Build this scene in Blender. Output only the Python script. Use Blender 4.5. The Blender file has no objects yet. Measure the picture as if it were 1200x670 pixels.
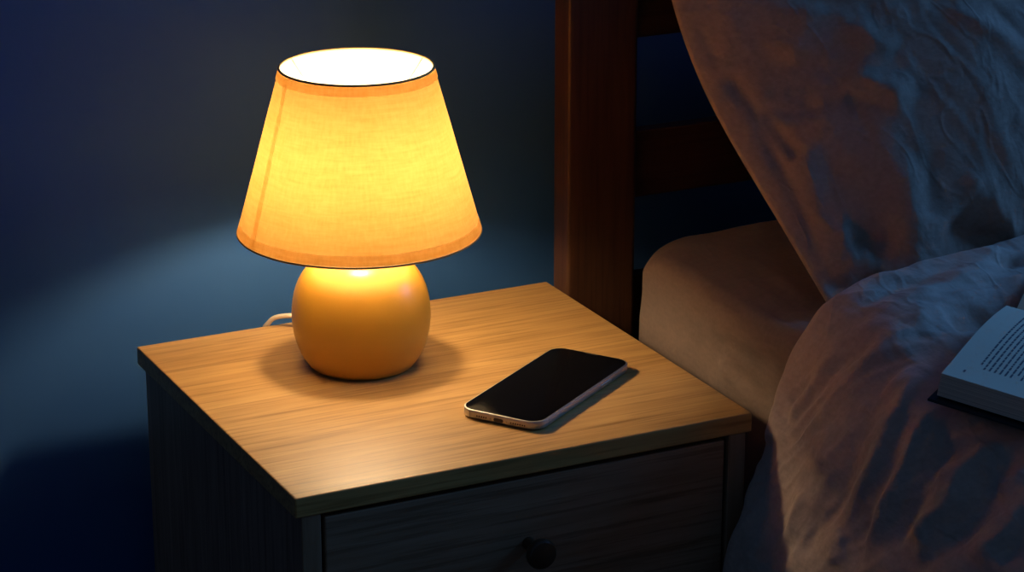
import bpy, bmesh, math, random
import numpy as np
from mathutils import Vector, Matrix, noise

# ------------------------------------------------------------------ camera, world, lights, exposure
S = bpy.context.scene
COL = S.collection
TZ = 0.5                                   # height of the nightstand top
cd = bpy.data.cameras.new('camera'); cam = bpy.data.objects.new('camera', cd); COL.objects.link(cam)
S.camera = cam
cam.location = (-0.66504, -1.72312, 1.2972)
_d = Vector((0.41743588, 0.84936263, -0.32300219)).normalized()
_r = _d.cross(Vector((0, 0, 1))).normalized(); _u = _r.cross(_d)
cam.rotation_euler = Matrix((_r, _u, -_d)).transposed().to_euler()
cd.sensor_width = 36; cd.lens = 3115.2 / 1200 * 36
cd.clip_start = 0.05
cd.dof.use_dof = True; cd.dof.focus_distance = 2.12; cd.dof.aperture_fstop = 22.0

W = bpy.data.worlds.new('night'); S.world = W; W.use_nodes = True
bg = W.node_tree.nodes['Background']
bg.inputs[0].default_value = (0.22, 0.43, 0.86, 1); bg.inputs[1].default_value = 0.074

def area(name, loc, target, size, power, col):
    L = bpy.data.lights.new(name, 'AREA'); L.shape = 'RECTANGLE'; L.size, L.size_y = size
    L.energy = power; L.color = col
    o = bpy.data.objects.new(name, L); COL.objects.link(o); o.location = loc
    o.rotation_euler = (Vector(target) - Vector(loc)).to_track_quat('-Z', 'Y').to_euler()
    return o
# dusk through the window on the far side of the bed
area('window_light', (2.6, -0.55, 1.75), (0.75, -0.1, 0.6), (0.9, 1.1), 21.0, (0.12, 0.405, 1.0))
BULB = 300.0

vs = S.view_settings
vs.view_transform = 'Standard'; vs.look = 'None'; vs.exposure = 0.0; vs.gamma = 1.0
vs.use_curve_mapping = False

# ------------------------------------------------------------------ helpers
def link(name, bm, mat, parent=None, smooth=True, bevel=0, seg=2, auto=None):
    me = bpy.data.meshes.new(name)
    bm.normal_update(); bm.to_mesh(me); bm.free()
    o = bpy.data.objects.new(name, me); COL.objects.link(o)
    if parent: o.parent = parent
    for m in (mat if isinstance(mat, (list, tuple)) else [mat]): me.materials.append(m)
    if smooth:
        me.shade_smooth()
        if auto: me.set_sharp_from_angle(angle=math.radians(auto))
    if bevel:
        b = o.modifiers.new('bevel', 'BEVEL'); b.width = bevel; b.segments = seg; b.limit_method = 'ANGLE'
        b.angle_limit = math.radians(40); b.harden_normals = False
    return o
def empty(name, loc, rot=(0, 0, 0)):
    o = bpy.data.objects.new(name, None); COL.objects.link(o); o.location = loc; o.rotation_euler = rot
    o.empty_display_size = 0.05
    return o
def tag(o, label=None, cat=None, group=None, kind=None):
    if label: o['label'] = label
    if cat: o['category'] = cat
    if group: o['group'] = group
    if kind: o['kind'] = kind
    return o
def box(bm, x0, x1, y0, y1, z0, z1):
    v = [bm.verts.new(p) for p in ((x0,y0,z0),(x1,y0,z0),(x1,y1,z0),(x0,y1,z0),(x0,y0,z1),(x1,y0,z1),(x1,y1,z1),(x0,y1,z1))]
    for f in ((3,2,1,0),(4,5,6,7),(0,1,5,4),(1,2,6,5),(2,3,7,6),(3,0,4,7)): bm.faces.new([v[i] for i in f])
    return bm
def bx(*a): return box(bmesh.new(), *a)
def lathe(prof, n=96, bm=None, cx=0, cy=0, close=False):
    bm = bm or bmesh.new(); rings = []
    for r, z in prof:
        if r < 1e-6: rings.append([bm.verts.new((cx, cy, z))])
        else: rings.append([bm.verts.new((cx + r*math.cos(2*math.pi*i/n), cy + r*math.sin(2*math.pi*i/n), z)) for i in range(n)])
    pairs = list(zip(rings, rings[1:])) + ([(rings[-1], rings[0])] if close else [])
    for a, b in pairs:
        for i in range(n):
            j = (i+1) % n
            if len(a) == 1 and len(b) == 1: continue
            if len(a) == 1: bm.faces.new((a[0], b[j], b[i]))
            elif len(b) == 1: bm.faces.new((a[i], a[j], b[0]))
            else: bm.faces.new((a[i], a[j], b[j], b[i]))
    return bm
def spline(pts, n=8):
    P = [Vector(p) for p in pts]; out = []
    for i in range(len(P)-1):
        p0, p1, p2, p3 = P[max(i-1,0)], P[i], P[i+1], P[min(i+2, len(P)-1)]
        for k in range(n):
            t = k/n
            out.append(0.5*((2*p1)+(p2-p0)*t+(2*p0-5*p1+4*p2-p3)*t*t+(3*p1-p0-3*p2+p3)*t**3))
    out.append(P[-1]); return out
def tube(pts, r, n=12, bm=None):
    bm = bm or bmesh.new(); rings = []; up = Vector((0, 0, 1))
    for i, p in enumerate(pts):
        t = (pts[min(i+1, len(pts)-1)] - pts[max(i-1, 0)]).normalized()
        a = t.cross(up)
        if a.length < 1e-3: a = t.cross(Vector((1, 0, 0)))
        a.normalize(); b = a.cross(t)
        rings.append([bm.verts.new(p + (a*math.cos(2*math.pi*k/n) + b*math.sin(2*math.pi*k/n))*r) for k in range(n)])
    for A, B in zip(rings, rings[1:]):
        for i in range(n): bm.faces.new((A[i], A[(i+1)%n], B[(i+1)%n], B[i]))
    bm.faces.new(rings[0][::-1]); bm.faces.new(rings[-1])
    return bm
def grid_mesh(P, closed_u=False):
    """P: array (nu, nv, 3)"""
    nu, nv = P.shape[:2]; bm = bmesh.new()
    V = [[bm.verts.new(P[i, j]) for j in range(nv)] for i in range(nu)]
    for i in range(nu - (0 if closed_u else 1)):
        for j in range(nv-1):
            k = (i+1) % nu
            bm.faces.new((V[i][j], V[k][j], V[k][j+1], V[i][j+1]))
    return bm
def rrect(w, h, r, n=10):
    pts = []
    for cx, cy, a0 in ((w/2-r, h/2-r, 0), (-w/2+r, h/2-r, 90), (-w/2+r, -h/2+r, 180), (w/2-r, -h/2+r, 270)):
        for k in range(n+1):
            a = math.radians(a0 + 90*k/n); pts.append((cx + r*math.cos(a), cy + r*math.sin(a)))
    return pts
def loft(sections, bm=None, cap=(True, True)):
    """sections: list of (outline, z)"""
    bm = bm or bmesh.new()
    R = [[bm.verts.new((x, y, z)) for x, y in o] for o, z in sections]
    n = len(R[0])
    for a, b in zip(R, R[1:]):
        for i in range(n): bm.faces.new((a[i], a[(i+1)%n], b[(i+1)%n], b[i]))
    if cap[0]: bm.faces.new(R[0][::-1])
    if cap[1]: bm.faces.new(R[-1])
    return bm

class N:
    """tiny node helper"""
    def __init__(s, name):
        s.m = bpy.data.materials.new(name); s.m.use_nodes = True; s.t = s.m.node_tree
        s.t.nodes.clear(); s.out = s.t.nodes.new('ShaderNodeOutputMaterial')
    def n(s, typ, props=None, **inp):
        x = s.t.nodes.new('ShaderNode' + typ)
        for k, v in (props or {}).items(): setattr(x, k, v)
        for k, v in inp.items():
            k = k.replace('_', ' ')
            if k.isdigit(): sock = x.inputs[int(k)]
            else: sock = x.inputs[k]
            if isinstance(v, bpy.types.NodeSocket): s.t.links.new(v, sock)
            else: sock.default_value = v
        return x
    def coord(s, which='Object', scale=(1,1,1), loc=(0,0,0), rot=(0,0,0)):
        c = s.n('TexCoord'); m = s.n('Mapping', None, Vector=c.outputs[which], Scale=scale, Location=loc, Rotation=rot)
        return m.outputs[0]
    def ramp(s, fac, stops):
        r = s.n('ValToRGB', None, Fac=fac); e = r.color_ramp.elements
        while len(e) < len(stops): e.new(0.5)
        for el, (p, c) in zip(e, stops): el.position = p; el.color = (*c, 1) if len(c) == 3 else c
        return r.outputs[0]
    def bump(s, h, strength, dist, normal=None):
        k = dict(Height=h, Strength=strength, Distance=dist)
        b = s.n('Bump', None, **k)
        if normal: s.t.links.new(normal, b.inputs['Normal'])
        return b.outputs[0]
    def mix(s, a, b, f, mode='MIX'):
        x = s.n('Mix', {'data_type': 'RGBA', 'blend_type': mode})
        for sock, v in ((x.inputs[0], f), (x.inputs[6], a), (x.inputs[7], b)):
            if isinstance(v, bpy.types.NodeSocket): s.t.links.new(v, sock)
            else: sock.default_value = v if not isinstance(v, tuple) else (*v, 1)
        return x.outputs[2]
    def bsdf(s, **k):
        b = s.n('BsdfPrincipled', None, **k); s.t.links.new(b.outputs[0], s.out.inputs[0]); return b

def simple(name, col, rough=0.5, metal=0.0, bump=None, spec=0.5):
    m = N(name); k = dict(Base_Color=(*col, 1), Roughness=rough, Metallic=metal)
    if bump:
        nz = m.n('TexNoise', None, Vector=m.coord('Object'), Scale=bump[0], Detail=4.0)
        k['Normal'] = m.bump(nz.outputs[0], bump[1], bump[2])
    b = m.bsdf(**k); b.inputs['Specular IOR Level'].default_value = spec
    return m.m

def wood(name, light, dark, axis='x', rough=0.5, gscale=1.0, seed=0.0, spec=0.4):
    m = N(name)
    st = {'x': (1, 9, 9), 'z': (9, 9, 1)}[axis]
    st = tuple(a*gscale for a in st)
    c = m.coord('Object', scale=st, loc=(seed, seed*.7, seed*.3))
    warp = m.n('TexNoise', None, Vector=c, Scale=2.0, Detail=2.0)
    cv = m.n('VectorMath', {'operation': 'MULTIPLY_ADD'}); m.t.links.new(warp.outputs[1], cv.inputs[0])
    cv.inputs[1].default_value = (0.5, 0.9, 0.9); m.t.links.new(c, cv.inputs[2])
    big = m.n('TexNoise', None, Vector=cv.outputs[0], Scale=3.2, Detail=5.0, Roughness=0.6)
    fs = {'x': (8, 260, 260), 'z': (260, 260, 8)}[axis]
    fine = m.n('TexNoise', None, Vector=m.coord('Object', scale=fs, loc=(seed, 0, 0)), Scale=1.0, Detail=3.0, Roughness=0.6)
    ms = {'x': (7, 120, 120), 'z': (120, 120, 7)}[axis]
    mid = m.n('TexNoise', None, Vector=m.coord('Object', scale=ms, loc=(seed, 0, 0)), Scale=1.0, Detail=3.0, Roughness=0.55)
    base = m.ramp(big.outputs[0], [(0.30, dark), (0.68, light)])
    midr = m.ramp(mid.outputs[0], [(0.36, (0.78, 0.73, 0.66)), (0.6, (1, 1, 1))])
    pores = m.ramp(fine.outputs[0], [(0.36, (0.50, 0.42, 0.34)), (0.5, (1, 1, 1))])
    col = m.mix(m.mix(base, midr, 0.75, 'MULTIPLY'), pores, 0.6, 'MULTIPLY')
    h = m.mix(fine.outputs[0], mid.outputs[0], 0.5)
    b = m.bsdf(Base_Color=col, Roughness=rough, Normal=m.bump(h, 0.25, 0.0006))
    b.inputs['Specular IOR Level'].default_value = spec
    return m.m

def linen(name, col, col2, weave=1500.0, strength=0.35):
    m = N(name); c = m.coord('Object')
    n1 = m.n('TexNoise', None, Vector=c, Scale=9.0, Detail=5.0)
    n2 = m.n('TexNoise', None, Vector=m.coord('Object', scale=(1, 0.25, 1)), Scale=260.0, Detail=3.0)
    n3 = m.n('TexNoise', None, Vector=m.coord('Object', scale=(0.25, 1, 1)), Scale=260.0, Detail=3.0)
    n4 = m.n('TexNoise', None, Vector=c, Scale=34.0, Detail=4.0, Distortion=0.4)
    base = m.ramp(n1.outputs[0], [(0.3, col2), (0.7, col)])
    w = m.mix(n2.outputs[0], n3.outputs[0], 0.5)
    base = m.mix(base, m.ramp(w, [(0.35, (0.72, 0.72, 0.72)), (0.65, (1, 1, 1))]), 0.6, 'MULTIPLY')
    nb = m.bump(n4.outputs[0], strength, 0.004)
    # thin pressed-in crumple lines of washed linen
    for sc, rot, k in ((11.0, 0.5, 0.32), (24.0, -0.3, 0.22)):
        nw = m.n('TexNoise', None, Vector=m.coord('Object', scale=(1, 0.38, 0.6), rot=(0, 0, rot)), Scale=sc, Detail=2.5, Distortion=0.5)
        dd = m.n('Math', {'operation': 'SUBTRACT'}, **{'0': nw.outputs[0], '1': 0.5}); ab = m.n('Math', {'operation': 'ABSOLUTE'}, **{'0': dd.outputs[0]})
        ln = m.n('MapRange', {'interpolation_type': 'SMOOTHSTEP'}, Value=ab.outputs[0], From_Min=0.0, From_Max=0.055, To_Min=1.0, To_Max=0.0)
        nb = m.bump(ln.outputs[0], k*strength*1.6, 0.0035, nb)
    nb = m.bump(w, 0.35, 0.0012, nb)
    b = m.bsdf(Base_Color=base, Roughness=0.9, Normal=nb)
    b.inputs['Specular IOR Level'].default_value = 0.15
    b.inputs['Sheen Weight'].default_value = 0.12
    return m.m

# ------------------------------------------------------------------ materials
M = {}
def wall_paint():
    m = N('blue_wall_paint'); c = m.coord('Object')
    a = m.n('TexNoise', None, Vector=c, Scale=3.0, Detail=4.0)
    b = m.n('TexNoise', None, Vector=c, Scale=140.0, Detail=3.0)
    col = m.ramp(a.outputs[0], [(0.3, (0.028, 0.106, 0.315)), (0.7, (0.034, 0.122, 0.350))])
    p = m.bsdf(Base_Color=col, Roughness=0.75, Normal=m.bump(b.outputs[0], 0.12, 0.001))
    p.inputs['Specular IOR Level'].default_value = 0.25
    return m.m
M['wall'] = wall_paint()
M['floor'] = wood('floor_wood', (0.20, 0.12, 0.07), (0.11, 0.065, 0.035), 'x', 0.5, 0.5)
M['trim'] = simple('trim_paint', (0.07, 0.13, 0.2), 0.5)
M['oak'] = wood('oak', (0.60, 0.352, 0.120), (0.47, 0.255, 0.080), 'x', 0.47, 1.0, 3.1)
M['oak_front_shaded'] = wood('oak_drawer_front_shade_tint', (0.42, 0.27, 0.17), (0.31, 0.19, 0.115), 'x', 0.5, 1.0, 5.3)  # same oak as the top, greyed: the front's shade is in the colour
M['oak_v_shaded'] = wood('oak_upright_shade_tint', (0.38, 0.24, 0.15), (0.29, 0.175, 0.10), 'z', 0.5, 1.0, 1.3)  # upright grain; oak greyed so the colour carries the sides' shade
M['oak_dark'] = wood('walnut_stained', (0.085, 0.036, 0.016), (0.050, 0.020, 0.009), 'z', 0.45, 1.0, 7.7)
M['oak_dark_h'] = wood('walnut_stained_rail', (0.06, 0.026, 0.012), (0.04, 0.017, 0.008), 'x', 0.5, 1.0, 4.4)
M['knob'] = simple('knob_wood', (0.07, 0.035, 0.018), 0.3)
M['inside'] = simple('cabinet_inside', (0.12, 0.07, 0.04), 0.8)
def ceramic():
    m = N('mustard_ceramic'); c = m.coord('Object')
    a = m.n('TexNoise', None, Vector=c, Scale=60.0, Detail=4.0)
    p = m.bsdf(Base_Color=(0.66, 0.33, 0.03, 1), Roughness=m.n('MapRange', None, Value=a.outputs[0], To_Min=0.32, To_Max=0.44).outputs[0],
               Normal=m.bump(a.outputs[0], 0.05, 0.0005))
    p.inputs['Coat Weight'].default_value = 0.25; p.inputs['Coat Roughness'].default_value = 0.22
    return m.m
M['ceramic'] = ceramic()
def shade_mat(name, tr=(0.56, 0.275, 0.070), fac=0.30, fwd=0.0):
    m = N(name)
    nx = m.n('TexNoise', None, Vector=m.coord('Object', scale=(1, 1, 9)), Scale=38.0, Detail=5.0, Roughness=0.65)
    ny = m.n('TexNoise', None, Vector=m.coord('Object', scale=(1, 1, 0.12)), Scale=420.0, Detail=2.0)
    w = m.mix(nx.outputs[0], ny.outputs[0], 0.35)
    mul = m.ramp(w, [(0.33, (0.84, 0.79, 0.66)), (0.62, (1, 1, 1))])
    tcol = m.mix(tr, mul, 1.0, 'MULTIPLY')
    ocol = m.mix((0.60, 0.32, 0.07), mul, 1.0, 'MULTIPLY')
    geo = m.n('NewGeometry')
    dcol = m.mix(ocol, (0.62, 0.57, 0.48), geo.outputs['Backfacing'])
    nb = m.bump(w, 0.2, 0.0006)
    d = m.n('BsdfDiffuse', None, Color=dcol, Normal=nb); t = m.n('BsdfTranslucent', None, Color=tcol, Normal=nb)
    g = m.n('BsdfRefraction', None, Color=tcol, Roughness=0.80, IOR=1.02)
    m1 = m.n('MixShader', None, Fac=fwd); m.t.links.new(t.outputs[0], m1.inputs[1]); m.t.links.new(g.outputs[0], m1.inputs[2])
    mx = m.n('MixShader', None, Fac=fac); m.t.links.new(d.outputs[0], mx.inputs[1]); m.t.links.new(m1.outputs[0], mx.inputs[2])
    m.t.links.new(mx.outputs[0], m.out.inputs[0])
    return m.m
M['shade'] = shade_mat('yellow_linen_shade')
M['band'] = shade_mat('yellow_linen_band', (0.96, 0.93, 0.86), 0.86, 0.0)
M['piping'] = simple('shade_piping', (0.45, 0.27, 0.10), 0.8)
M['seam'] = shade_mat('shade_seam', (0.93, 0.88, 0.78), 0.90, 0.0)
M['brass'] = simple('brass', (0.75, 0.55, 0.25), 0.3, 1.0)
def bulb_mat():
    m = N('glowing_bulb'); e = m.n('Emission', None, Color=(1.0, 0.74, 0.44, 1), Strength=BULB)
    m.t.links.new(e.outputs[0], m.out.inputs[0]); return m.m
M['bulb'] = bulb_mat()
M['white_wire'] = simple('white_enamel', (0.85, 0.82, 0.76), 0.5)
M['cord'] = simple('cream_cord', (0.70, 0.60, 0.46), 0.7, 0, (900, 0.5, 0.001))
M['phone_metal'] = simple('brushed_steel', (0.50, 0.48, 0.46), 0.42, 0.9)
M['phone_glass'] = simple('black_glass', (0.004, 0.004, 0.005), 0.14, 0, None, 0.05)
M['phone_black'] = simple('phone_black', (0.01, 0.01, 0.01), 0.5)
M['phone_line'] = simple('antenna_line', (0.28, 0.27, 0.26), 0.5)
M['phone_button'] = simple('button_metal', (0.66, 0.64, 0.62), 0.3, 1.0)
M['sheet'] = linen('sheet_cotton', (0.255, 0.185, 0.15), (0.225, 0.162, 0.13), strength=0.15)
M['duvet'] = linen('duvet_linen', (0.60, 0.47, 0.40), (0.53, 0.41, 0.345), strength=0.6)
M['pillow'] = linen('pillow_linen', (0.47, 0.36, 0.30), (0.41, 0.315, 0.26), strength=0.45)
M['cover'] = simple('book_cover_cloth', (0.012, 0.014, 0.02), 0.6)
def edge_mat():
    m = N('page_edges_lamp_tint')
    n = m.n('TexNoise', None, Vector=m.coord('Object', scale=(2, 2, 900)), Scale=1.0, Detail=2.0)
    m.bsdf(Base_Color=m.ramp(n.outputs[0], [(0.35, (0.60, 0.42, 0.32)), (0.6, (0.88, 0.66, 0.52))]), Roughness=0.85)  # page layers, reddened to paint in warm lamplight on the block
    return m.m
M['edges'] = edge_mat()
M['paper'] = simple('page_paper', (0.80, 0.70, 0.55), 0.8)
M['ink'] = simple('printed_text', (0.13, 0.13, 0.15), 0.8)

# ------------------------------------------------------------------ the room
YW = 0.445
o = link('wall_back', bx(-2.2, 3.0, YW, YW+0.12, 0, 2.5), M['wall'], smooth=False); tag(o, kind='structure')
o = link('floor', bx(-2.2, 3.0, -3.0, YW, -0.1, 0), M['floor'], smooth=False); tag(o, kind='structure')
o = link('baseboard_back', bx(-2.2, 3.0, YW-0.012, YW, 0, 0.09), M['trim'], smooth=False, bevel=0.003); tag(o, kind='structure')

# ------------------------------------------------------------------ nightstand
NW, ND = 0.400, 0.371
ns = empty('nightstand', (0, 0, 0))
tag(ns, 'oak nightstand with a drawer, carrying the lit lamp and the phone', 'nightstand')
TH = 0.0165
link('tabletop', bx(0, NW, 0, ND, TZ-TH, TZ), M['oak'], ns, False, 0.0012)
zb, zt = 0.05, TZ-TH
link('side_panel', bx(0.005, 0.021, 0.001, ND-0.006, zb, zt), M['oak_v_shaded'], ns, False, 0.0008)
link('side_panel', bx(NW-0.021, NW-0.005, 0.001, ND-0.006, zb, zt), M['oak_v_shaded'], ns, False, 0.0008)
link('back_panel', bx(0.021, NW-0.021, ND-0.016, ND-0.010, zb, zt), M['inside'], ns, False)
link('bottom_panel', bx(0.021, NW-0.021, 0.004, ND-0.016, zb, zb+0.016), M['oak'], ns, False, 0.0008)
for z0, z1 in ((0.285, zt-0.004), (zb+0.020, 0.281)):
    dr = bx(0.0245, NW-0.0245, 0.002, 0.020, z0, z1)
    d = link('drawer', dr, M['oak_front_shaded'], ns, False, 0.0010)
    bxm = bx(0.030, NW-0.030, 0.020, ND-0.03, z0+0.01, z0+0.016)
    box(bxm, 0.030, 0.040, 0.020, ND-0.03, z0+0.016, z1-0.03); box(bxm, NW-0.040, NW-0.030, 0.020, ND-0.03, z0+0.016, z1-0.03)
    link('drawer_box', bxm, M['inside'], d, False)
    kz = 0.424 if z0 > 0.2 else 0.19
    kb = lathe([(0, 0), (0.0052, 0.0), (0.0050, 0.012), (0.0062, 0.017), (0.0112, 0.019), (0.0125, 0.0215), (0.0125, 0.025), (0.0110, 0.0275), (0.006, 0.0285), (0, 0.0286)], 48)
    k = link('knob', kb, M['knob'], d, True, auto=40)
    k.location = (0.197, 0.002, kz); k.rotation_euler = (math.radians(90), 0, 0)
for x in (0.03, NW-0.03):
    for y in (0.03, ND-0.035):
        lb = loft([(rrect(0.022, 0.022, 0.004), 0.0), (rrect(0.032, 0.032, 0.005), zb)])
        l = link('leg', lb, M['oak_v_shaded'], ns, False); l.location = (x, y, 0)

# ------------------------------------------------------------------ table lamp
LX, LY = 0.1600, 0.2462
lamp = empty('table_lamp', (LX, LY, TZ))
tag(lamp, 'lit table lamp with tapered yellow fabric shade and round mustard ceramic base', 'lamp')
prof = [(0, 0.0015), (0.030, 0.0015), (0.0400, 0.0006), (0.0435, 0.0010), (0.0462, 0.0035), (0.0502, 0.0095), (0.0545, 0.0190), (0.0576, 0.0300),
        (0.0590, 0.0420), (0.0588, 0.0530), (0.0570, 0.0640), (0.0534, 0.0745), (0.0480, 0.0835), (0.0405, 0.0905),
        (0.0315, 0.0950), (0.0230, 0.0972), (0.0165, 0.0982), (0.0150, 0.0995), (0.0145, 0.1010), (0.0, 0.1015)]
pv = spline([(r, 0, z) for r, z in prof[2:-2]], 4)
prof2 = prof[:2] + [(p.x, p.z) for p in pv] + prof[-2:]
link('lamp_base', lathe(prof2, 128), M['ceramic'], lamp, True, auto=60)
link('socket', lathe([(0, 0.1010), (0.0105, 0.1012), (0.0105, 0.118), (0.0135, 0.120), (0.0135, 0.150), (0.0115, 0.153), (0, 0.153)], 48), M['brass'], lamp, True, auto=40)
bp = [(0.0, 0.152), (0.0105, 0.153), (0.0105, 0.160)]
for k in range(1, 15):
    a = math.radians(-45 + 135*k/14); bp.append((0.0150*math.cos(a), 0.177 + 0.0150*math.sin(a)))
bp[-1] = (0.002, 0.1919); bp.append((0, 0.192))
link('bulb', lathe(bp, 48), M['bulb'], lamp)
Z1, R1, Z2, R2 = 0.2607, 0.0639, 0.1195, 0.1024
sh = link('lamp_shade', lathe([(R2, Z2+0.001), (R1+(R2-R1)*0.66, Z2+(Z1-Z2)*0.34), (R1+(R2-R1)*0.33, Z2+(Z1-Z2)*0.67), (R1, Z1-0.001)], 160), M['shade'], lamp)
def cone_r(z): return R1 + (R2-R1)*(Z1-z)/(Z1-Z2)
def band(z0, z1, off): return lathe([(cone_r(z0)+off, z0), (cone_r(z1)+off, z1)], 160)
link('rim_band', band(Z1-0.0085, Z1-0.0015, 0.0006), M['band'], sh)
link('rim_band', band(Z2+0.001, Z2+0.0095, 0.0006), M['band'], sh)
def ringtube(R, z, r):
    return lathe([(R + r*math.cos(a), z + r*math.sin(a)) for a in [2*math.pi*k/10 for k in range(10)]], 160, close=True)
link('piping', ringtube(R1, Z1, 0.0010), M['piping'], sh)
link('piping', ringtube(R2, Z2, 0.0009), M['piping'], sh)
# the shade's overlapped seams
for ang in (213.0, 33.0):
    a0 = math.radians(ang - 26.2)
    P = np.zeros((6, 12, 3))
    for i in range(6):
        for j in range(12):
            z = Z2 + 0.001 + (Z1-Z2-0.002)*j/11; a = a0 + (i-2.5)/5*0.0055/0.08*1.0
            r = cone_r(z) + 0.0004
            P[i, j] = (r*math.cos(a), r*math.sin(a), z)
    link('seam', grid_mesh(P), M['seam'], sh)
wb = bmesh.new()
for k in range(3):
    a = math.radians(6 + 120*k)
    ca, sa = math.cos(a), math.sin(a)
    tube(spline([(0.0135*ca, 0.0135*sa, 0.149), (0.034*ca, 0.034*sa, 0.175), (0.036*ca, 0.036*sa, 0.22), (0.0630*ca, 0.0630*sa, Z1-0.001)], 6), 0.0004, 6, wb)
link('shade_frame', wb, M['white_wire'], sh)
cordp = [(0.010, 0.046, 0.0060), (0.006, 0.064, 0.0035), (-0.002, 0.084, 0.0050), (-0.013, 0.102, 0.0105), (-0.026, 0.115, 0.0105), (-0.036, 0.1255, 0.0030), (-0.041, 0.1320, -0.020), (-0.044, 0.1340, -0.12), (-0.05, 0.1360, -0.30), (-0.03, 0.1400, -0.4945)]
cb = tube(spline(cordp, 10), 0.0022, 10)
link('power_cord', cb, M['cord'], lamp)

# ------------------------------------------------------------------ phone
ph = empty('smartphone', (0.2707, 0.1143, TZ), (0, 0, math.radians(34.6)))
tag(ph, 'black-screened smartphone with a steel frame lying face up on the nightstand', 'phone')
PL, PW_, PT = 0.1650, 0.0750, 0.0082
def rr(off): return rrect(PL-2*off, PW_-2*off, 0.0125-off*0.8, 12)
body = loft([(rr(0.0022), 0.0004), (rr(0.0006), 0.0012), (rr(0.0), 0.0024), (rr(0.0), PT-0.0008), (rr(0.00025), PT-0.0003), (rr(0.0010), PT-0.0001)], cap=(True, True))
bd = link('phone_frame', body, M['phone_metal'], ph, True, auto=35)
link('screen', loft([(rr(0.0014), PT-0.0002), (rr(0.0015), PT+0.0001), (rr(0.0022), PT+0.0003)], cap=(False, True)), M['phone_glass'], ph, True, auto=35)
nb = loft([(rrect(0.0016, 0.012, 0.0007, 4), 0), (rrect(0.0016, 0.012, 0.0007, 4), 0.00015)])
e = link('earpiece', nb, M['phone_black'], ph, False); e.location = (PL/2-0.0035, 0, PT+0.0003)
xe = -PL/2
pb = loft([(rrect(0.0090, 0.0030, 0.00145, 5), -0.0003), (rrect(0.0090, 0.0030, 0.00145, 5), 0.00015)])
p_ = link('charging_port', pb, M['phone_black'], bd, False); p_.location = (xe, 0, PT*0.47); p_.rotation_euler = (math.radians(90), 0, math.radians(-90))
for s, n in ((1, 5), (-1, 7)):
    for k in range(n):
        hb = lathe([(0, -0.0003), (0.0007, -0.0003), (0.0007, 0.00015), (0, 0.00015)], 14)
        h = link('speaker_hole', hb, M['phone_black'], bd, False)
        h.location = (xe, s*(0.0115 + k*0.0021), PT*0.47); h.rotation_euler = (math.radians(90), 0, math.radians(-90))
for y in (0.0075, -0.0075):
    hb = lathe([(0, -0.0002), (0.0008, -0.0002), (0.0008, 0.00012), (0, 0.00012)], 14)
    h = link('screw', hb, M['phone_line'], bd, False); h.location = (xe, y, PT*0.47); h.rotation_euler = (math.radians(90), 0, math.radians(-90))
al = link('antenna_line', bx(xe-0.00008, xe+0.001, 0.0262, 0.0270, 0.0016, PT-0.0010), M['phone_line'], bd, False)
al = link('antenna_line', bx(xe+0.0160, xe+0.0168, -PW_/2-0.00008, -PW_/2+0.001, 0.0016, PT-0.0010), M['phone_line'], bd, False)
bt = loft([(rrect(0.019, 0.0028, 0.0013, 6), -0.0004), (rrect(0.019, 0.0028, 0.0013, 6), 0.0003), (rrect(0.0184, 0.0022, 0.0011, 6), 0.0005)])
b_ = link('side_button', bt, M['phone_button'], bd, False); b_.location = (0.034, -PW_/2, PT*0.5); b_.rotation_euler = (math.radians(90), 0, 0)

# ------------------------------------------------------------------ bed frame and headboard
bed = empty('bed_frame', (0.407, -0.8, 0))
tag(bed, 'dark brown wooden bed frame with slatted headboard against the blue wall', 'bed')
def bpart(name, b, m, bev=0.003):
    for v in b.verts: v.co -= Vector((0.407, -0.8, 0))
    return link(name, b, m, bed, False, bev, 3)
bpart('post', bx(0.407, 0.478, 0.342, 0.372, 0, 1.12), M['oak_dark'])
bpart('post', bx(1.90, 1.97, 0.342, 0.372, 0, 1.12), M['oak_dark'])
for z0, z1 in ((0.728, 0.81), (0.576, 0.640), (0.43, 0.50), (0.90, 0.97), (1.05, 1.11)):
    bpart('rail', bx(0.478, 1.90, 0.351, 0.367, z0, z1), M['oak_dark_h'], 0.002)
bpart('side_rail', bx(0.432, 0.454, -1.70, 0.342, 0.20, 0.36), M['oak_dark_h'])
bpart('side_rail', bx(1.870, 1.892, -1.70, 0.342, 0.20, 0.36), M['oak_dark_h'])
bpart('foot_rail', bx(0.432, 1.892, -1.73, -1.70, 0.20, 0.36), M['oak_dark_h'])
bpart('slat_deck', bx(0.454, 1.870, -1.70, 0.342, 0.27, 0.29), M['oak_dark_h'], 0)
for x in (0.436, 1.836): bpart('leg', bx(x, x+0.054, -1.70, -1.64, 0, 0.20), M['oak_dark'])

# ------------------------------------------------------------------ soft goods
def fbm(p, s, o=3, seed=0.0):
    v = 0; a = 1; q = Vector((p[0]*s+seed, p[1]*s-seed, p[2]*s+seed*0.5))
    for _ in range(o):
        v += a*noise.noise(q); q = q*2.03; a *= 0.5
    return v
def seg_dist(P, poly):
    """distance of points P (n,3) to 3-D polyline, with t along it 0..1"""
    poly = np.array(poly, float); best = np.full(len(P), 1e9); tt = np.zeros(len(P)); n = len(poly)-1
    for i in range(n):
        a, b = poly[i], poly[i+1]; ab = b-a
        t = np.clip(((P-a)@ab)/(ab@ab), 0, 1); d = np.linalg.norm(P-(a+t[:, None]*ab), axis=1)
        m = d < best; best[m] = d[m]; tt[m] = (i+t[m])/n
    return best, tt
def smooth_poly(pts, n=6): return [tuple(p) for p in spline(pts, n)]
def normals(G):
    du = np.gradient(G, axis=0); dv = np.gradient(G, axis=1)
    n = np.cross(du, dv); n /= np.linalg.norm(n, axis=2, keepdims=True)+1e-12
    return n

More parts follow.
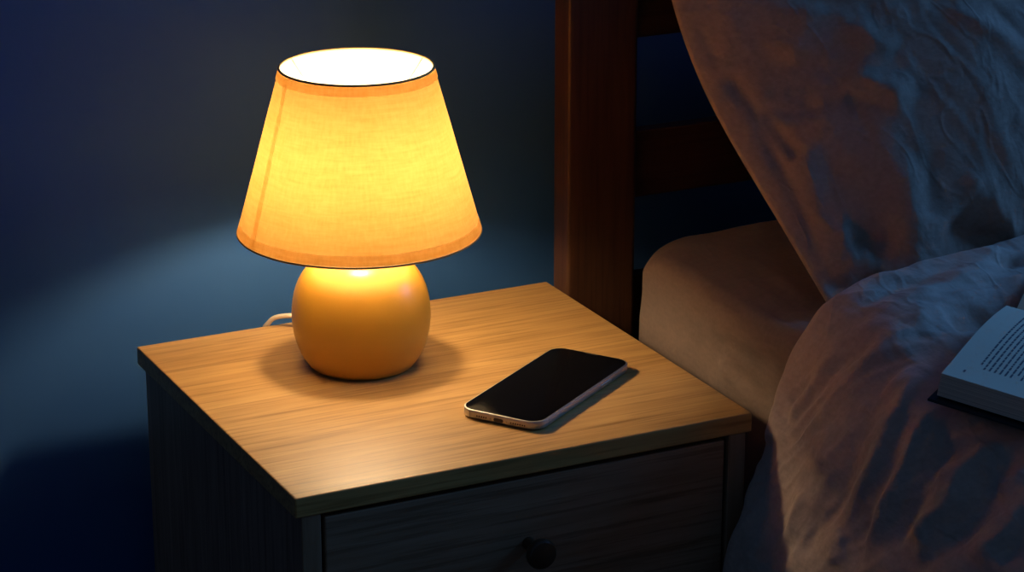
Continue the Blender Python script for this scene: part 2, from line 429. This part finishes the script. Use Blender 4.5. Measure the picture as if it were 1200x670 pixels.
def displaced(G, folds, crump, seed, sgn=1.0, fade=None):
    N_ = normals(G)*sgn; nu, nv = G.shape[:2]
    P = G.reshape(-1, 3); Nn = N_.reshape(-1, 3); D = np.zeros(len(P))
    for poly, amp, wid in folds:
        pl = smooth_poly(poly)
        d, t = seg_dist(P, pl)
        wob = wid*(0.75+0.5*np.sin(np.pi*np.clip(t, 0, 1)))
        env = np.clip(np.minimum(t, 1-t)*3.2, 0, 1); env = env*env*(3-2*env)
        e_ = 0.35*wob; D += amp*env*np.exp(-(np.sqrt(d*d+e_*e_)-e_)/(0.85*wob))
    F = np.array([crump(p) for p in P.tolist()])
    D += F
    if fade is not None: D *= fade.reshape(-1)
    return (P + Nn*D[:, None]).reshape(G.shape)
BASE = {}
# mattress in a fitted sheet
MX, MY, MZ = 0.459, 0.320, 0.547
MAT_FOLDS = []
#MAT_FOLDS_BEGIN
MAT_FOLDS = [
 ([(0.459, 0.168, 0.508), (0.459, 0.124, 0.508), (0.459, 0.094, 0.508), (0.459, 0.055, 0.514)], -0.006, 0.007),
 ([(0.459, 0.178, 0.514), (0.459, 0.129, 0.514), (0.459, 0.085, 0.52), (0.459, 0.046, 0.531)], 0.006, 0.008),
 ([(0.459, 0.153, 0.49), (0.459, 0.134, 0.478), (0.459, 0.109, 0.472), (0.459, 0.08, 0.454)], 0.006, 0.006),
 ([(0.459, 0.134, 0.496), (0.459, 0.114, 0.484), (0.459, 0.08, 0.478), (0.459, 0.06, 0.472)], -0.006, 0.006),
 ([(0.487, 0.176, 0.548), (0.487, 0.133, 0.548), (0.481, 0.086, 0.548)], 0.0044, 0.006),
 ([(0.481, 0.134, 0.548), (0.475, 0.092, 0.547), (0.475, 0.053, 0.547)], -0.004, 0.006),
 ([(0.517, 0.167, 0.551), (0.511, 0.117, 0.551), (0.505, 0.079, 0.55)], 0.004, 0.006),
]
#MAT_FOLDS_END
def mattress():
    x0, x1, y0, y1, z0 = MX, 1.865, -1.68, MY, 0.292
    def outline(off, r):
        r = max(r, 0.004); pts = []
        def arc(cx, cy, a0, n):
            return [(cx + r*math.cos(math.radians(a0+90*k/n)), cy + r*math.sin(math.radians(a0+90*k/n))) for k in range(n+1)]
        X0, X1, Y0, Y1 = x0+off, x1-off, y0+off, y1-off
        pts += arc(X1-r, Y1-r, 0, 6)
        pts += [(X1-r + (0.95-(X1-r))*k/8, Y1) for k in range(1, 8)]
        pts += [(0.95 + (X0+r-0.95)*k/90, Y1) for k in range(0, 90)]
        pts += arc(X0+r, Y1-r, 90, 14)
        pts += [(X0, Y1-r + (-0.15-(Y1-r))*k/90) for k in range(1, 91)]
        pts += [(X0, -0.15 + (Y0+r+0.15)*k/12) for k in range(1, 12)]
        pts += arc(X0+r, Y0+r, 180, 6); pts += arc(X1-r, Y0+r, 270, 6)[:-1]
        pts += [(X1, Y0+r + (Y1-Y0-2*r)*k/12) for k in range(0, 12)]
        return pts
    R_, c = 0.030, 0.016
    secs = [(0.03, z0), (0.006, z0+0.012), (0.0, z0+0.03)] + [(0.0, z) for z in np.arange(0.40, MZ-c-0.002, 0.006)]
    for k in range(0, 9):
        a = math.pi/2*k/8; secs.append((c*(1-math.cos(a)), MZ-c+c*math.sin(a)))
    secs += [(c+0.006*k, MZ+0.0006*min(k, 8)) for k in range(1, 44)]
    V = np.array([[(x, y, z) for x, y in outline(off, R_-off*0.7)] for off, z in secs])
    # soften the top towards the rounded head corner, then the creases
    P = V.reshape(-1, 3)
    d = np.hypot(P[:, 0]-MX, P[:, 1]-MY); P[:, 2] -= 0.018*np.exp(-(d/0.032)**2)*np.clip((P[:, 2]-0.42)/0.11, 0, 1)**2
    BASE['mat'] = P.reshape(V.shape).copy()
    Vd = displaced(P.reshape(V.shape), MAT_FOLDS, lambda p: 0.0040*fbm(p, 7.0, 2, 4.0)+0.0012*fbm(p, 25, 3, 2.0), 0, MSGN)
    Vd[0:3] = V[0:3]
    bm = bmesh.new(); n = V.shape[1]; Q = [[bm.verts.new(p) for p in r] for r in Vd]
    for a, b in zip(Q, Q[1:]):
        for i in range(n): bm.faces.new((a[i], a[(i+1)%n], b[(i+1)%n], b[i]))
    bm.faces.new(Q[0][::-1]); bm.faces.new(Q[-1])
    return bm
MSGN = -1.0
mt = link('mattress', mattress(), M['sheet'], None, True, auto=60)
tag(mt, 'thick mattress in a plain fitted sheet, lying in the wooden bed frame', 'mattress')

# pillow --------------------------------------------------------------------
PIL_C = [(0.000, 0.030, 0.548), (0.10, 0.054, 0.562), (0.22, 0.104, 0.597), (0.40, 0.177, 0.646), (0.58, 0.245, 0.697), (0.75, 0.298, 0.765), (0.88, 0.318, 0.83), (1.0, 0.322, 0.90)]
PIL_FOLDS = []
PIL_FOLDS = [  # (polyline, amplitude, width)
]
def pillow():
    nu, nv = 230, 200
    T = [c[0] for c in PIL_C]; Y = [c[1] for c in PIL_C]; Z = [c[2] for c in PIL_C]
    b = np.linspace(0, 1, nv); a = np.linspace(-1, 1, nu)
    yy = np.interp(b, T, Y); zz = np.interp(b, T, Z)
    k = np.ones(35)/35
    for _ in range(2):
        yy = np.convolve(np.pad(yy, 17, 'reflect', reflect_type='odd'), k, 'valid'); zz = np.convolve(np.pad(zz, 17, 'reflect', reflect_type='odd'), k, 'valid')
    ty, tz = np.gradient(yy), np.gradient(zz); L = np.hypot(ty, tz); ty /= L; tz /= L
    ny, nz = -tz, ty                             # towards the viewer and up
    out = []
    for side in (1, -1):
        G = np.zeros((nu, nv, 3))
        B2 = 2*b-1
        for i, ai in enumerate(a):
            pinch_x = 0.030*(1-np.abs(B2)**2.2)  # sides pull in between the corners
            pinch_b = 0.020*(1-abs(ai)**2.2)
            x = 0.817 + ai*(0.340-pinch_x*0.25)
            x = x + 0.026*(1-b)**1.5*(ai < 0)*abs(ai)
            th = (1-np.abs(ai)**2.0)**0.92*(1-np.abs(B2)**2.6)**0.62
            off = np.where(side > 0, 0.135*th, -0.022*th)
            shrink = B2*pinch_b
            G[i, :, 0] = x
            G[i, :, 1] = yy + ny*off - ty*shrink*(1 if True else 0)
            G[i, :, 2] = zz + nz*off - tz*shrink
        out.append(G)
    return out
def soft_ridges(q, sc, o, seed, k):
    r = 1-abs(fbm(q, sc, o, seed))*k
    r = max(r, 0); return r*r*(3-2*r)
def pil_crump(p):
    x, y, z = p
    # long soft creases that follow the near edge of the pillow
    al = 0.60*y+0.80*z; ac = -0.80*y+0.60*z
    q = ((x-0.5)*1.0+al*0.15, al*0.30, ac*0.4)
    return 0.006*fbm(p, 4.2, 2, 11.0) + 0.0022*soft_ridges(q, 10.0, 2, 5.0, 2.2) + 0.0009*soft_ridges(q, 26.0, 2, 8.0, 2.6) + 0.0007*fbm(p, 30, 2, 1.0)
#PILLOW_FOLDS_BEGIN
PIL_FOLDS = [
 ([(0.496, 0.28, 0.76), (0.5, 0.268, 0.747), (0.504, 0.253, 0.732), (0.508, 0.242, 0.723)], -0.0081, 0.0066),
 ([(0.511, 0.237, 0.721), (0.512, 0.222, 0.707), (0.516, 0.205, 0.695), (0.514, 0.189, 0.679)], -0.0135, 0.0066),
 ([(0.516, 0.204, 0.694), (0.515, 0.174, 0.668), (0.517, 0.141, 0.644), (0.516, 0.117, 0.624), (0.514, 0.096, 0.606), (0.512, 0.082, 0.593)], -0.0126, 0.006),
 ([(0.522, 0.202, 0.699), (0.523, 0.181, 0.682), (0.528, 0.154, 0.665), (0.528, 0.144, 0.658)], -0.0108, 0.006),
 ([(0.517, 0.23, 0.721), (0.518, 0.209, 0.701), (0.523, 0.178, 0.679), (0.522, 0.151, 0.657), (0.521, 0.119, 0.631), (0.52, 0.089, 0.605)], 0.0045, 0.0088),
 ([(0.552, 0.2, 0.727), (0.562, 0.207, 0.744), (0.578, 0.215, 0.766), (0.585, 0.222, 0.781)], 0.0072, 0.0198),
 ([(0.582, 0.165, 0.722), (0.594, 0.15, 0.718), (0.611, 0.13, 0.714), (0.626, 0.112, 0.709)], 0.0081, 0.0154),
 ([(0.577, 0.154, 0.709), (0.592, 0.134, 0.704), (0.612, 0.121, 0.707)], -0.0054, 0.011),
 ([(0.522, 0.197, 0.694), (0.543, 0.174, 0.696), (0.563, 0.161, 0.703)], -0.0045, 0.011),
 ([(0.514, 0.2, 0.688), (0.532, 0.174, 0.685), (0.555, 0.154, 0.69), (0.581, 0.129, 0.691)], 0.0036, 0.011),
 ([(0.534, 0.074, 0.605), (0.551, 0.064, 0.609), (0.576, 0.049, 0.606)], -0.0117, 0.0121),
 ([(0.51, 0.067, 0.579), (0.524, 0.063, 0.587), (0.54, 0.058, 0.594), (0.551, 0.053, 0.596)], 0.0072, 0.0132),
 ([(0.505, 0.057, 0.567), (0.513, 0.055, 0.572), (0.53, 0.048, 0.576), (0.555, 0.042, 0.582)], -0.0162, 0.011),
 ([(0.615, 0.045, 0.624), (0.626, 0.038, 0.615), (0.651, 0.034, 0.604), (0.673, 0.032, 0.608)], -0.0126, 0.0143),
 ([(0.644, 0.059, 0.665), (0.648, 0.044, 0.642), (0.664, 0.034, 0.617), (0.687, 0.033, 0.598)], 0.0072, 0.0132),
 ([(0.599, 0.095, 0.676), (0.594, 0.071, 0.648), (0.59, 0.052, 0.621), (0.579, 0.041, 0.595)], 0.0054, 0.011),
 ([(0.619, 0.082, 0.676), (0.608, 0.063, 0.648), (0.598, 0.048, 0.62)], -0.0036, 0.0088),
 ([(0.673, 0.168, 0.78), (0.694, 0.143, 0.767), (0.712, 0.119, 0.755), (0.726, 0.099, 0.742)], 0.0045, 0.0088),
 ([(0.722, 0.146, 0.78), (0.728, 0.124, 0.764), (0.74, 0.099, 0.746)], -0.0045, 0.0088),
 ([(0.554, 0.127, 0.668), (0.535, 0.108, 0.635), (0.534, 0.082, 0.612)], -0.0036, 0.0132),
 ([(0.55, 0.15, 0.683), (0.531, 0.134, 0.652), (0.528, 0.101, 0.622), (0.521, 0.074, 0.594)], 0.0045, 0.0132),
 ([(0.61, 0.191, 0.766), (0.617, 0.169, 0.75), (0.63, 0.151, 0.743)], 0.0045, 0.0099),
]
#PILLOW_FOLDS_END
F_, B_ = pillow()
nu, nv = F_.shape[:2]
ea = np.minimum(1, np.minimum(np.arange(nu), nu-1-np.arange(nu))/14.0)
eb = np.minimum(1, np.minimum(np.arange(nv), nv-1-np.arange(nv))/12.0)
fade = np.outer(ea, eb)
Fd = displaced(F_, PIL_FOLDS, pil_crump, 0, 1.0 if normals(F_)[nu//2, nv//2, 1] < 0 else -1.0, fade)
bm = bmesh.new()
VF = [[bm.verts.new(Fd[i, j]) for j in range(nv)] for i in range(nu)]
VB = [[VF[i][j] if i in (0, nu-1) or j in (0, nv-1) else bm.verts.new(B_[i, j]) for j in range(nv)] for i in range(nu)]
for V, flip in ((VF, False), (VB, True)):
    for i in range(nu-1):
        for j in range(nv-1):
            q = [V[i][j], V[i+1][j], V[i+1][j+1], V[i][j+1]]
            bm.faces.new(q[::-1] if flip else q)
pil = link('pillow', bm, M['pillow'], None, True)
tag(pil, 'large pillow in a creased linen case, leaning against the wooden headboard', 'pillow')

# duvet ---------------------------------------------------------------------
# cross-sections: control points from the middle of the bed over the edge and down the near side.
HEADSEC = [(1.750, 0.02, 0.600), (1.200, 0.02, 0.612), (0.800, 0.005, 0.612), (0.660, 0.0, 0.606), (0.560, 0.0, 0.603), (0.500, -0.006, 0.598), (0.471, -0.006, 0.586), (0.453, 0.000, 0.560), (0.442, 0.008, 0.532), (0.429, 0.002, 0.508), (0.417, -0.012, 0.488), (0.399, -0.016, 0.450), (0.380, -0.026, 0.418), (0.369, -0.026, 0.376), (0.357, -0.026, 0.31), (0.349, -0.026, 0.24)]
SEC2 = [(1.75, -0.17, 0.600), (1.2, -0.17, 0.605), (0.80, -0.17, 0.590), (0.66, -0.17, 0.586), (0.56, -0.17, 0.583), (0.50, -0.17, 0.579), (0.455, -0.17, 0.572), (0.425, -0.165, 0.556), (0.404, -0.16, 0.532), (0.392, -0.155, 0.506), (0.384, -0.15, 0.480), (0.374, -0.145, 0.445), (0.364, -0.145, 0.41), (0.354, -0.145, 0.37), (0.344, -0.145, 0.31), (0.336, -0.145, 0.24)]
SEC3 = [(x - (0.012 if x < 0.5 else 0), -0.40, z-0.028*min(1, max(0, (x-0.35)/0.05))) for x, y, z in SEC2]
SEC4 = [(x - (0.012 if x < 0.5 else 0), -0.85, z-0.028*min(1, max(0, (x-0.35)/0.05))) for x, y, z in SEC2]
SEC5 = [(x - (0.015 if x < 0.5 else 0), -1.55, z) for x, y, z in SEC2]
def duvet():
    def resample(sec, n):
        P = np.array([tuple(p) for p in spline(sec, 10)]);
        # equal share of samples per control interval, more on the near side
        t = np.linspace(0, 1, len(P)); w = np.concatenate([np.linspace(0, 2/15, 14, endpoint=False), np.linspace(2/15, 1, n-14)])
        return np.stack([np.interp(w, t, P[:, k]) for k in range(3)], 1)
    NS = 300
    R = [resample(s, NS) for s in (HEADSEC, SEC2, SEC3, SEC4, SEC5)]
    # along the bed: roll over the head edge first, then sections
    vs_ = [0, 0.14, 0.38, 0.83, 1.53]
    vv = np.concatenate([np.linspace(0, 0.5, 250, endpoint=False), np.linspace(0.5, 1.53, 50)])
    G = np.zeros((NS, len(vv), 3))
    RR = np.array(R)
    for j, v in enumerate(vv):
        k = min(np.searchsorted(vs_, v, 'right')-1, 3); t = (v-vs_[k])/(vs_[k+1]-vs_[k])
        p0, p1, p2, p3 = RR[max(k-1,0)], RR[k], RR[k+1], RR[min(k+2,4)]
        if k == 0: t2 = t*t*(3-2*t)*0.5+t*0.5; G[:, j] = p1*(1-t)+p2*t; G[:, j, 0] = p1[:, 0]*(1-t2)+p2[:, 0]*t2; G[:, j, 2] = p1[:, 2]*(1-t2)+p2[:, 2]*t2
        else: G[:, j] = p1*(1-t)+p2*t
    # smooth along v
    for _ in range(60):
        G[:, 1:-1] = 0.25*G[:, :-2]+0.5*G[:, 1:-1]+0.25*G[:, 2:]
    # rounded roll at the head edge: drop back and under
    roll = []
    tv = G[:, 0]-G[:, 3]; tv /= np.linalg.norm(tv, axis=1, keepdims=True)
    nn = normals(G)[:, 0]; 
    if nn[20, 2] < 0: nn = -nn
    rad = 0.020
    for a in np.linspace(math.pi*0.95, 0, 22, endpoint=False):
        roll.append(G[:, 0] + tv*rad*math.sin(a) - nn*rad*(1-math.cos(a)))
    return np.concatenate([np.array(roll).transpose(1, 0, 2), G], axis=1)
DUV_FOLDS = []
#DUVET_FOLDS_BEGIN
DUV_FOLDS = [
 ([(0.459, -0.061, 0.576), (0.484, -0.056, 0.59), (0.525, -0.053, 0.596), (0.575, -0.039, 0.6), (0.609, -0.034, 0.601)], 0.0051, 0.0117),
 ([(0.417, -0.032, 0.495), (0.424, -0.033, 0.51), (0.429, -0.042, 0.526), (0.44, -0.049, 0.55), (0.45, -0.051, 0.566)], 0.0043, 0.0078),
 ([(0.42, -0.013, 0.494), (0.425, -0.018, 0.507), (0.44, -0.041, 0.546)], -0.0043, 0.0065),
 ([(0.412, -0.036, 0.486), (0.423, -0.046, 0.517), (0.438, -0.067, 0.553), (0.455, -0.08, 0.574), (0.473, -0.079, 0.584)], -0.0051, 0.0078),
 ([(0.407, -0.055, 0.485), (0.416, -0.071, 0.516), (0.431, -0.09, 0.549), (0.452, -0.096, 0.572), (0.478, -0.096, 0.584), (0.509, -0.097, 0.588)], 0.0059, 0.0104),
 ([(0.411, -0.016, 0.476), (0.416, -0.015, 0.486), (0.42, -0.027, 0.5)], 0.0051, 0.013),
 ([(0.398, -0.108, 0.498), (0.405, -0.12, 0.521), (0.414, -0.133, 0.54), (0.421, -0.135, 0.549)], -0.0051, 0.0078),
 ([(0.394, -0.097, 0.478), (0.397, -0.108, 0.495), (0.401, -0.122, 0.514), (0.415, -0.136, 0.542), (0.436, -0.141, 0.562), (0.454, -0.137, 0.573), (0.48, -0.14, 0.579)], 0.009, 0.0117),
 ([(0.475, -0.105, 0.582), (0.443, -0.128, 0.567), (0.419, -0.139, 0.548), (0.404, -0.145, 0.528), (0.391, -0.147, 0.501), (0.381, -0.142, 0.465), (0.373, -0.14, 0.438)], -0.012, 0.0169),
 ([(0.381, -0.153, 0.468), (0.387, -0.167, 0.493), (0.394, -0.177, 0.512), (0.408, -0.177, 0.536), (0.427, -0.171, 0.557), (0.446, -0.157, 0.569), (0.476, -0.138, 0.579)], 0.012, 0.0117),
 ([(0.455, -0.16, 0.572), (0.424, -0.181, 0.554), (0.403, -0.194, 0.529), (0.39, -0.194, 0.502), (0.38, -0.19, 0.469), (0.372, -0.188, 0.443)], -0.012, 0.0156),
 ([(0.375, -0.205, 0.453), (0.381, -0.206, 0.476), (0.388, -0.209, 0.497), (0.395, -0.21, 0.515), (0.409, -0.206, 0.537), (0.425, -0.199, 0.553), (0.445, -0.188, 0.567)], 0.013, 0.0117),
 ([(0.449, -0.208, 0.566), (0.423, -0.226, 0.549), (0.402, -0.232, 0.526), (0.387, -0.234, 0.497), (0.377, -0.239, 0.464)], -0.013, 0.0169),
 ([(0.398, -0.258, 0.519), (0.409, -0.25, 0.534), (0.422, -0.241, 0.547)], 0.0059, 0.0078),
 ([(0.38, -0.269, 0.477), (0.386, -0.263, 0.495), (0.392, -0.258, 0.508), (0.403, -0.267, 0.526), (0.423, -0.259, 0.547), (0.449, -0.248, 0.562)], 0.013, 0.013),
 ([(0.482, -0.262, 0.566), (0.447, -0.277, 0.558), (0.415, -0.288, 0.538), (0.396, -0.292, 0.514), (0.382, -0.293, 0.484)], -0.013, 0.0195),
 ([(0.435, -0.34, 0.548), (0.41, -0.341, 0.53), (0.392, -0.344, 0.507)], -0.01, 0.0156),
 ([(0.388, -0.323, 0.5), (0.395, -0.326, 0.512), (0.403, -0.329, 0.522), (0.421, -0.328, 0.54), (0.45, -0.323, 0.554)], 0.01, 0.0169),
 ([(0.423, -0.293, 0.544), (0.432, -0.298, 0.55), (0.451, -0.302, 0.557)], 0.0059, 0.0091),
 ([(0.375, -0.106, 0.43), (0.385, -0.101, 0.455), (0.392, -0.1, 0.474)], 0.0043, 0.0091),
 ([(0.37, -0.133, 0.427), (0.378, -0.131, 0.451), (0.385, -0.131, 0.474)], -0.0043, 0.0091),
 ([(0.372, -0.17, 0.439), (0.376, -0.172, 0.455), (0.379, -0.175, 0.467)], 0.0043, 0.0078),
 ([(0.465, -0.029, 0.581), (0.496, -0.032, 0.595), (0.546, -0.023, 0.6), (0.591, -0.014, 0.603)], -0.0051, 0.0104),
 ([(0.465, -0.093, 0.58), (0.5, -0.079, 0.59), (0.546, -0.059, 0.596), (0.591, -0.053, 0.599), (0.619, -0.051, 0.6)], -0.0059, 0.0117),
 ([(0.477, -0.098, 0.583), (0.52, -0.075, 0.592), (0.567, -0.061, 0.597), (0.609, -0.063, 0.598)], 0.0059, 0.0117),
 ([(0.516, -0.097, 0.589), (0.537, -0.1, 0.59), (0.563, -0.097, 0.591)], -0.01, 0.0156),
 ([(0.447, -0.087, 0.567), (0.488, -0.081, 0.587), (0.508, -0.073, 0.592), (0.534, -0.062, 0.595), (0.571, -0.07, 0.596)], 0.0051, 0.0156),
 ([(0.497, -0.097, 0.587), (0.506, -0.076, 0.591), (0.515, -0.066, 0.593)], 0.0034, 0.0065),
 ([(0.583, -0.017, 0.602), (0.604, -0.022, 0.603), (0.628, -0.005, 0.605), (0.638, 0.002, 0.605)], 0.0051, 0.0091),
 ([(0.628, -0.012, 0.604), (0.628, -0.024, 0.603), (0.644, -0.022, 0.604)], -0.008, 0.0091),
]
#DUVET_FOLDS_END
def duv_crump(p):
    x, y, z = p
    # creases run down and outwards over the shoulder
    q = ((x-0.42)*0.30+(z-0.55)*0.25, y*1.0+(z-0.55)*0.55+(x-0.42)*0.35, 0.0)
    return 0.005*fbm(p, 5.0, 2, 7.0) + 0.0030*soft_ridges(q, 13.0, 2, 3.0, 2.0) + 0.0012*soft_ridges(q, 31.0, 2, 6.0, 2.6) + 0.0007*fbm(p, 34, 2, 9.0)
G = duvet(); n_ = normals(G); sg = 1.0 if n_[60, 120, 2] > 0 else -1.0
Gd = displaced(G, DUV_FOLDS, duv_crump, 0, sg)
# --- the book's resting place: the duvet gives way under its cover
BK = Vector((0.427, -0.218, 0.604))          # near outer corner of the left page
LEN, PGW, THK = 0.192, 0.178, 0.020
# local frame: +x from fore-edge to spine, +y along the fore-edge (towards the foot of the bed is -y)
ang = math.radians(36)
ex = Vector((math.cos(ang), math.sin(ang), 0.0)); ez = Vector((0.078, -0.108, 1)).normalized()
ex = (ex - ez*ex.dot(ez)).normalized()
ey = ez.cross(ex).normalized(); ex = ey.cross(ez)
def settle(G):
    P = G.reshape(-1, 3).copy(); L = P-np.array(BK)
    lx = L@np.array(ex); ly = L@np.array(ey); lz = L@np.array(ez)
    out = np.maximum.reduce([-(lx+0.006), lx-(2*PGW+0.006), ly-0.005, -(ly+LEN+0.005), np.zeros(len(P))])
    lim = -THK-0.0036+out*0.9+out**2*30
    over = np.maximum(lz-lim, 0)*np.clip(1-out/0.05, 0, 1)
    return (P-over[:, None]*np.array(ez)).reshape(G.shape)
Gd = settle(Gd)
bm = grid_mesh(Gd)
if sg < 0: bmesh.ops.reverse_faces(bm, faces=bm.faces)
dv = link('duvet', bm, M['duvet'], None, True)
so = dv.modifiers.new('thickness', 'SOLIDIFY'); so.thickness = 0.004; so.offset = -1
tag(dv, 'rumpled linen duvet draped over the mattress and down the bed side', 'duvet')

# ------------------------------------------------------------------ open book
bk = empty('open_book', BK, (0, 0, 0))
tag(bk, 'open book with dark cover lying on the duvet', 'book')
bk.matrix_world = Matrix.Translation(BK) @ Matrix((ex, ey, ez)).transposed().to_4x4()
def page_z(x):                                # height of the page stack towards the spine
    t = x/PGW
    return 0.009*math.sin(min(t, 1)*math.pi*0.86)**1.3 - 0.020*max(0, t-0.86)/0.14*0.8
def page_block(x_sign, thk):
    P = np.zeros((41, 2, 3)); bm = bmesh.new()
    rows = []
    for i in range(41):
        x = PGW*i/40; zt_ = page_z(x)
        X = x if x_sign > 0 else 2*PGW - x
        rows.append([bm.verts.new((X, 0, zt_)), bm.verts.new((X, -LEN, zt_)), bm.verts.new((X, -LEN, -thk)), bm.verts.new((X, 0, -thk))])
    for a, b in zip(rows, rows[1:]):
        for k, mi in ((0, 0), (1, 1), (2, 1), (3, 1)):
            f = bm.faces.new((a[k], a[(k+1)%4], b[(k+1)%4], b[k])); f.material_index = mi
    f = bm.faces.new(rows[0]); f.material_index = 1
    f = bm.faces.new(rows[-1][::-1]); f.material_index = 1
    bmesh.ops.recalc_face_normals(bm, faces=bm.faces)
    return bm
for s in (1, -1):
    pgb = link('page_block', page_block(s, THK-0.002), [M['paper'], M['edges']], bk, True, auto=30)
    random.seed(4 if s > 0 else 5)
    ink = bmesh.new(); y = -0.020; row = 0
    while y > -LEN+0.014:
        x = 0.024 if not (row % 7 == 0) else 0.030
        xe_ = PGW-0.034 if row % 7 != 6 else PGW*random.uniform(0.5, 0.8)
        while x < xe_:
            w = random.uniform(0.002, 0.0085); w = min(w, xe_-x+0.001)
            n = max(2, int(w/0.002))
            for q in range(n):
                xa, xb = x+w*q/n, x+w*(q+1)/n
                X = lambda t: t if s > 0 else 2*PGW-t
                v = [ink.verts.new((X(t), yy, page_z(t)+0.00018)) for t, yy in ((xa, y), (xb, y), (xb, y-0.0014), (xa, y-0.0014))]
                ink.faces.new(v if s < 0 else v[::-1])
            x += w+0.0014
        y -= 0.0041; row += 1
    for t0 in ((0.008, 0.010),):
        v = [ink.verts.new((t if s > 0 else 2*PGW-t, yy, page_z(t)+0.00018)) for t, yy in ((0.012, -0.0125), (0.0155, -0.0125), (0.0155, -0.0140), (0.012, -0.0140))]
        ink.faces.new(v if s < 0 else v[::-1])
    bmesh.ops.recalc_face_normals(ink, faces=ink.faces)
    link('printed_text', ink, M['ink'], pgb, False)
cb = bx(-0.006, 2*PGW+0.006, -LEN-0.005, 0.005, -THK-0.0022, -THK+0.0002)
link('cover', cb, M['cover'], bk, False, 0.0008)
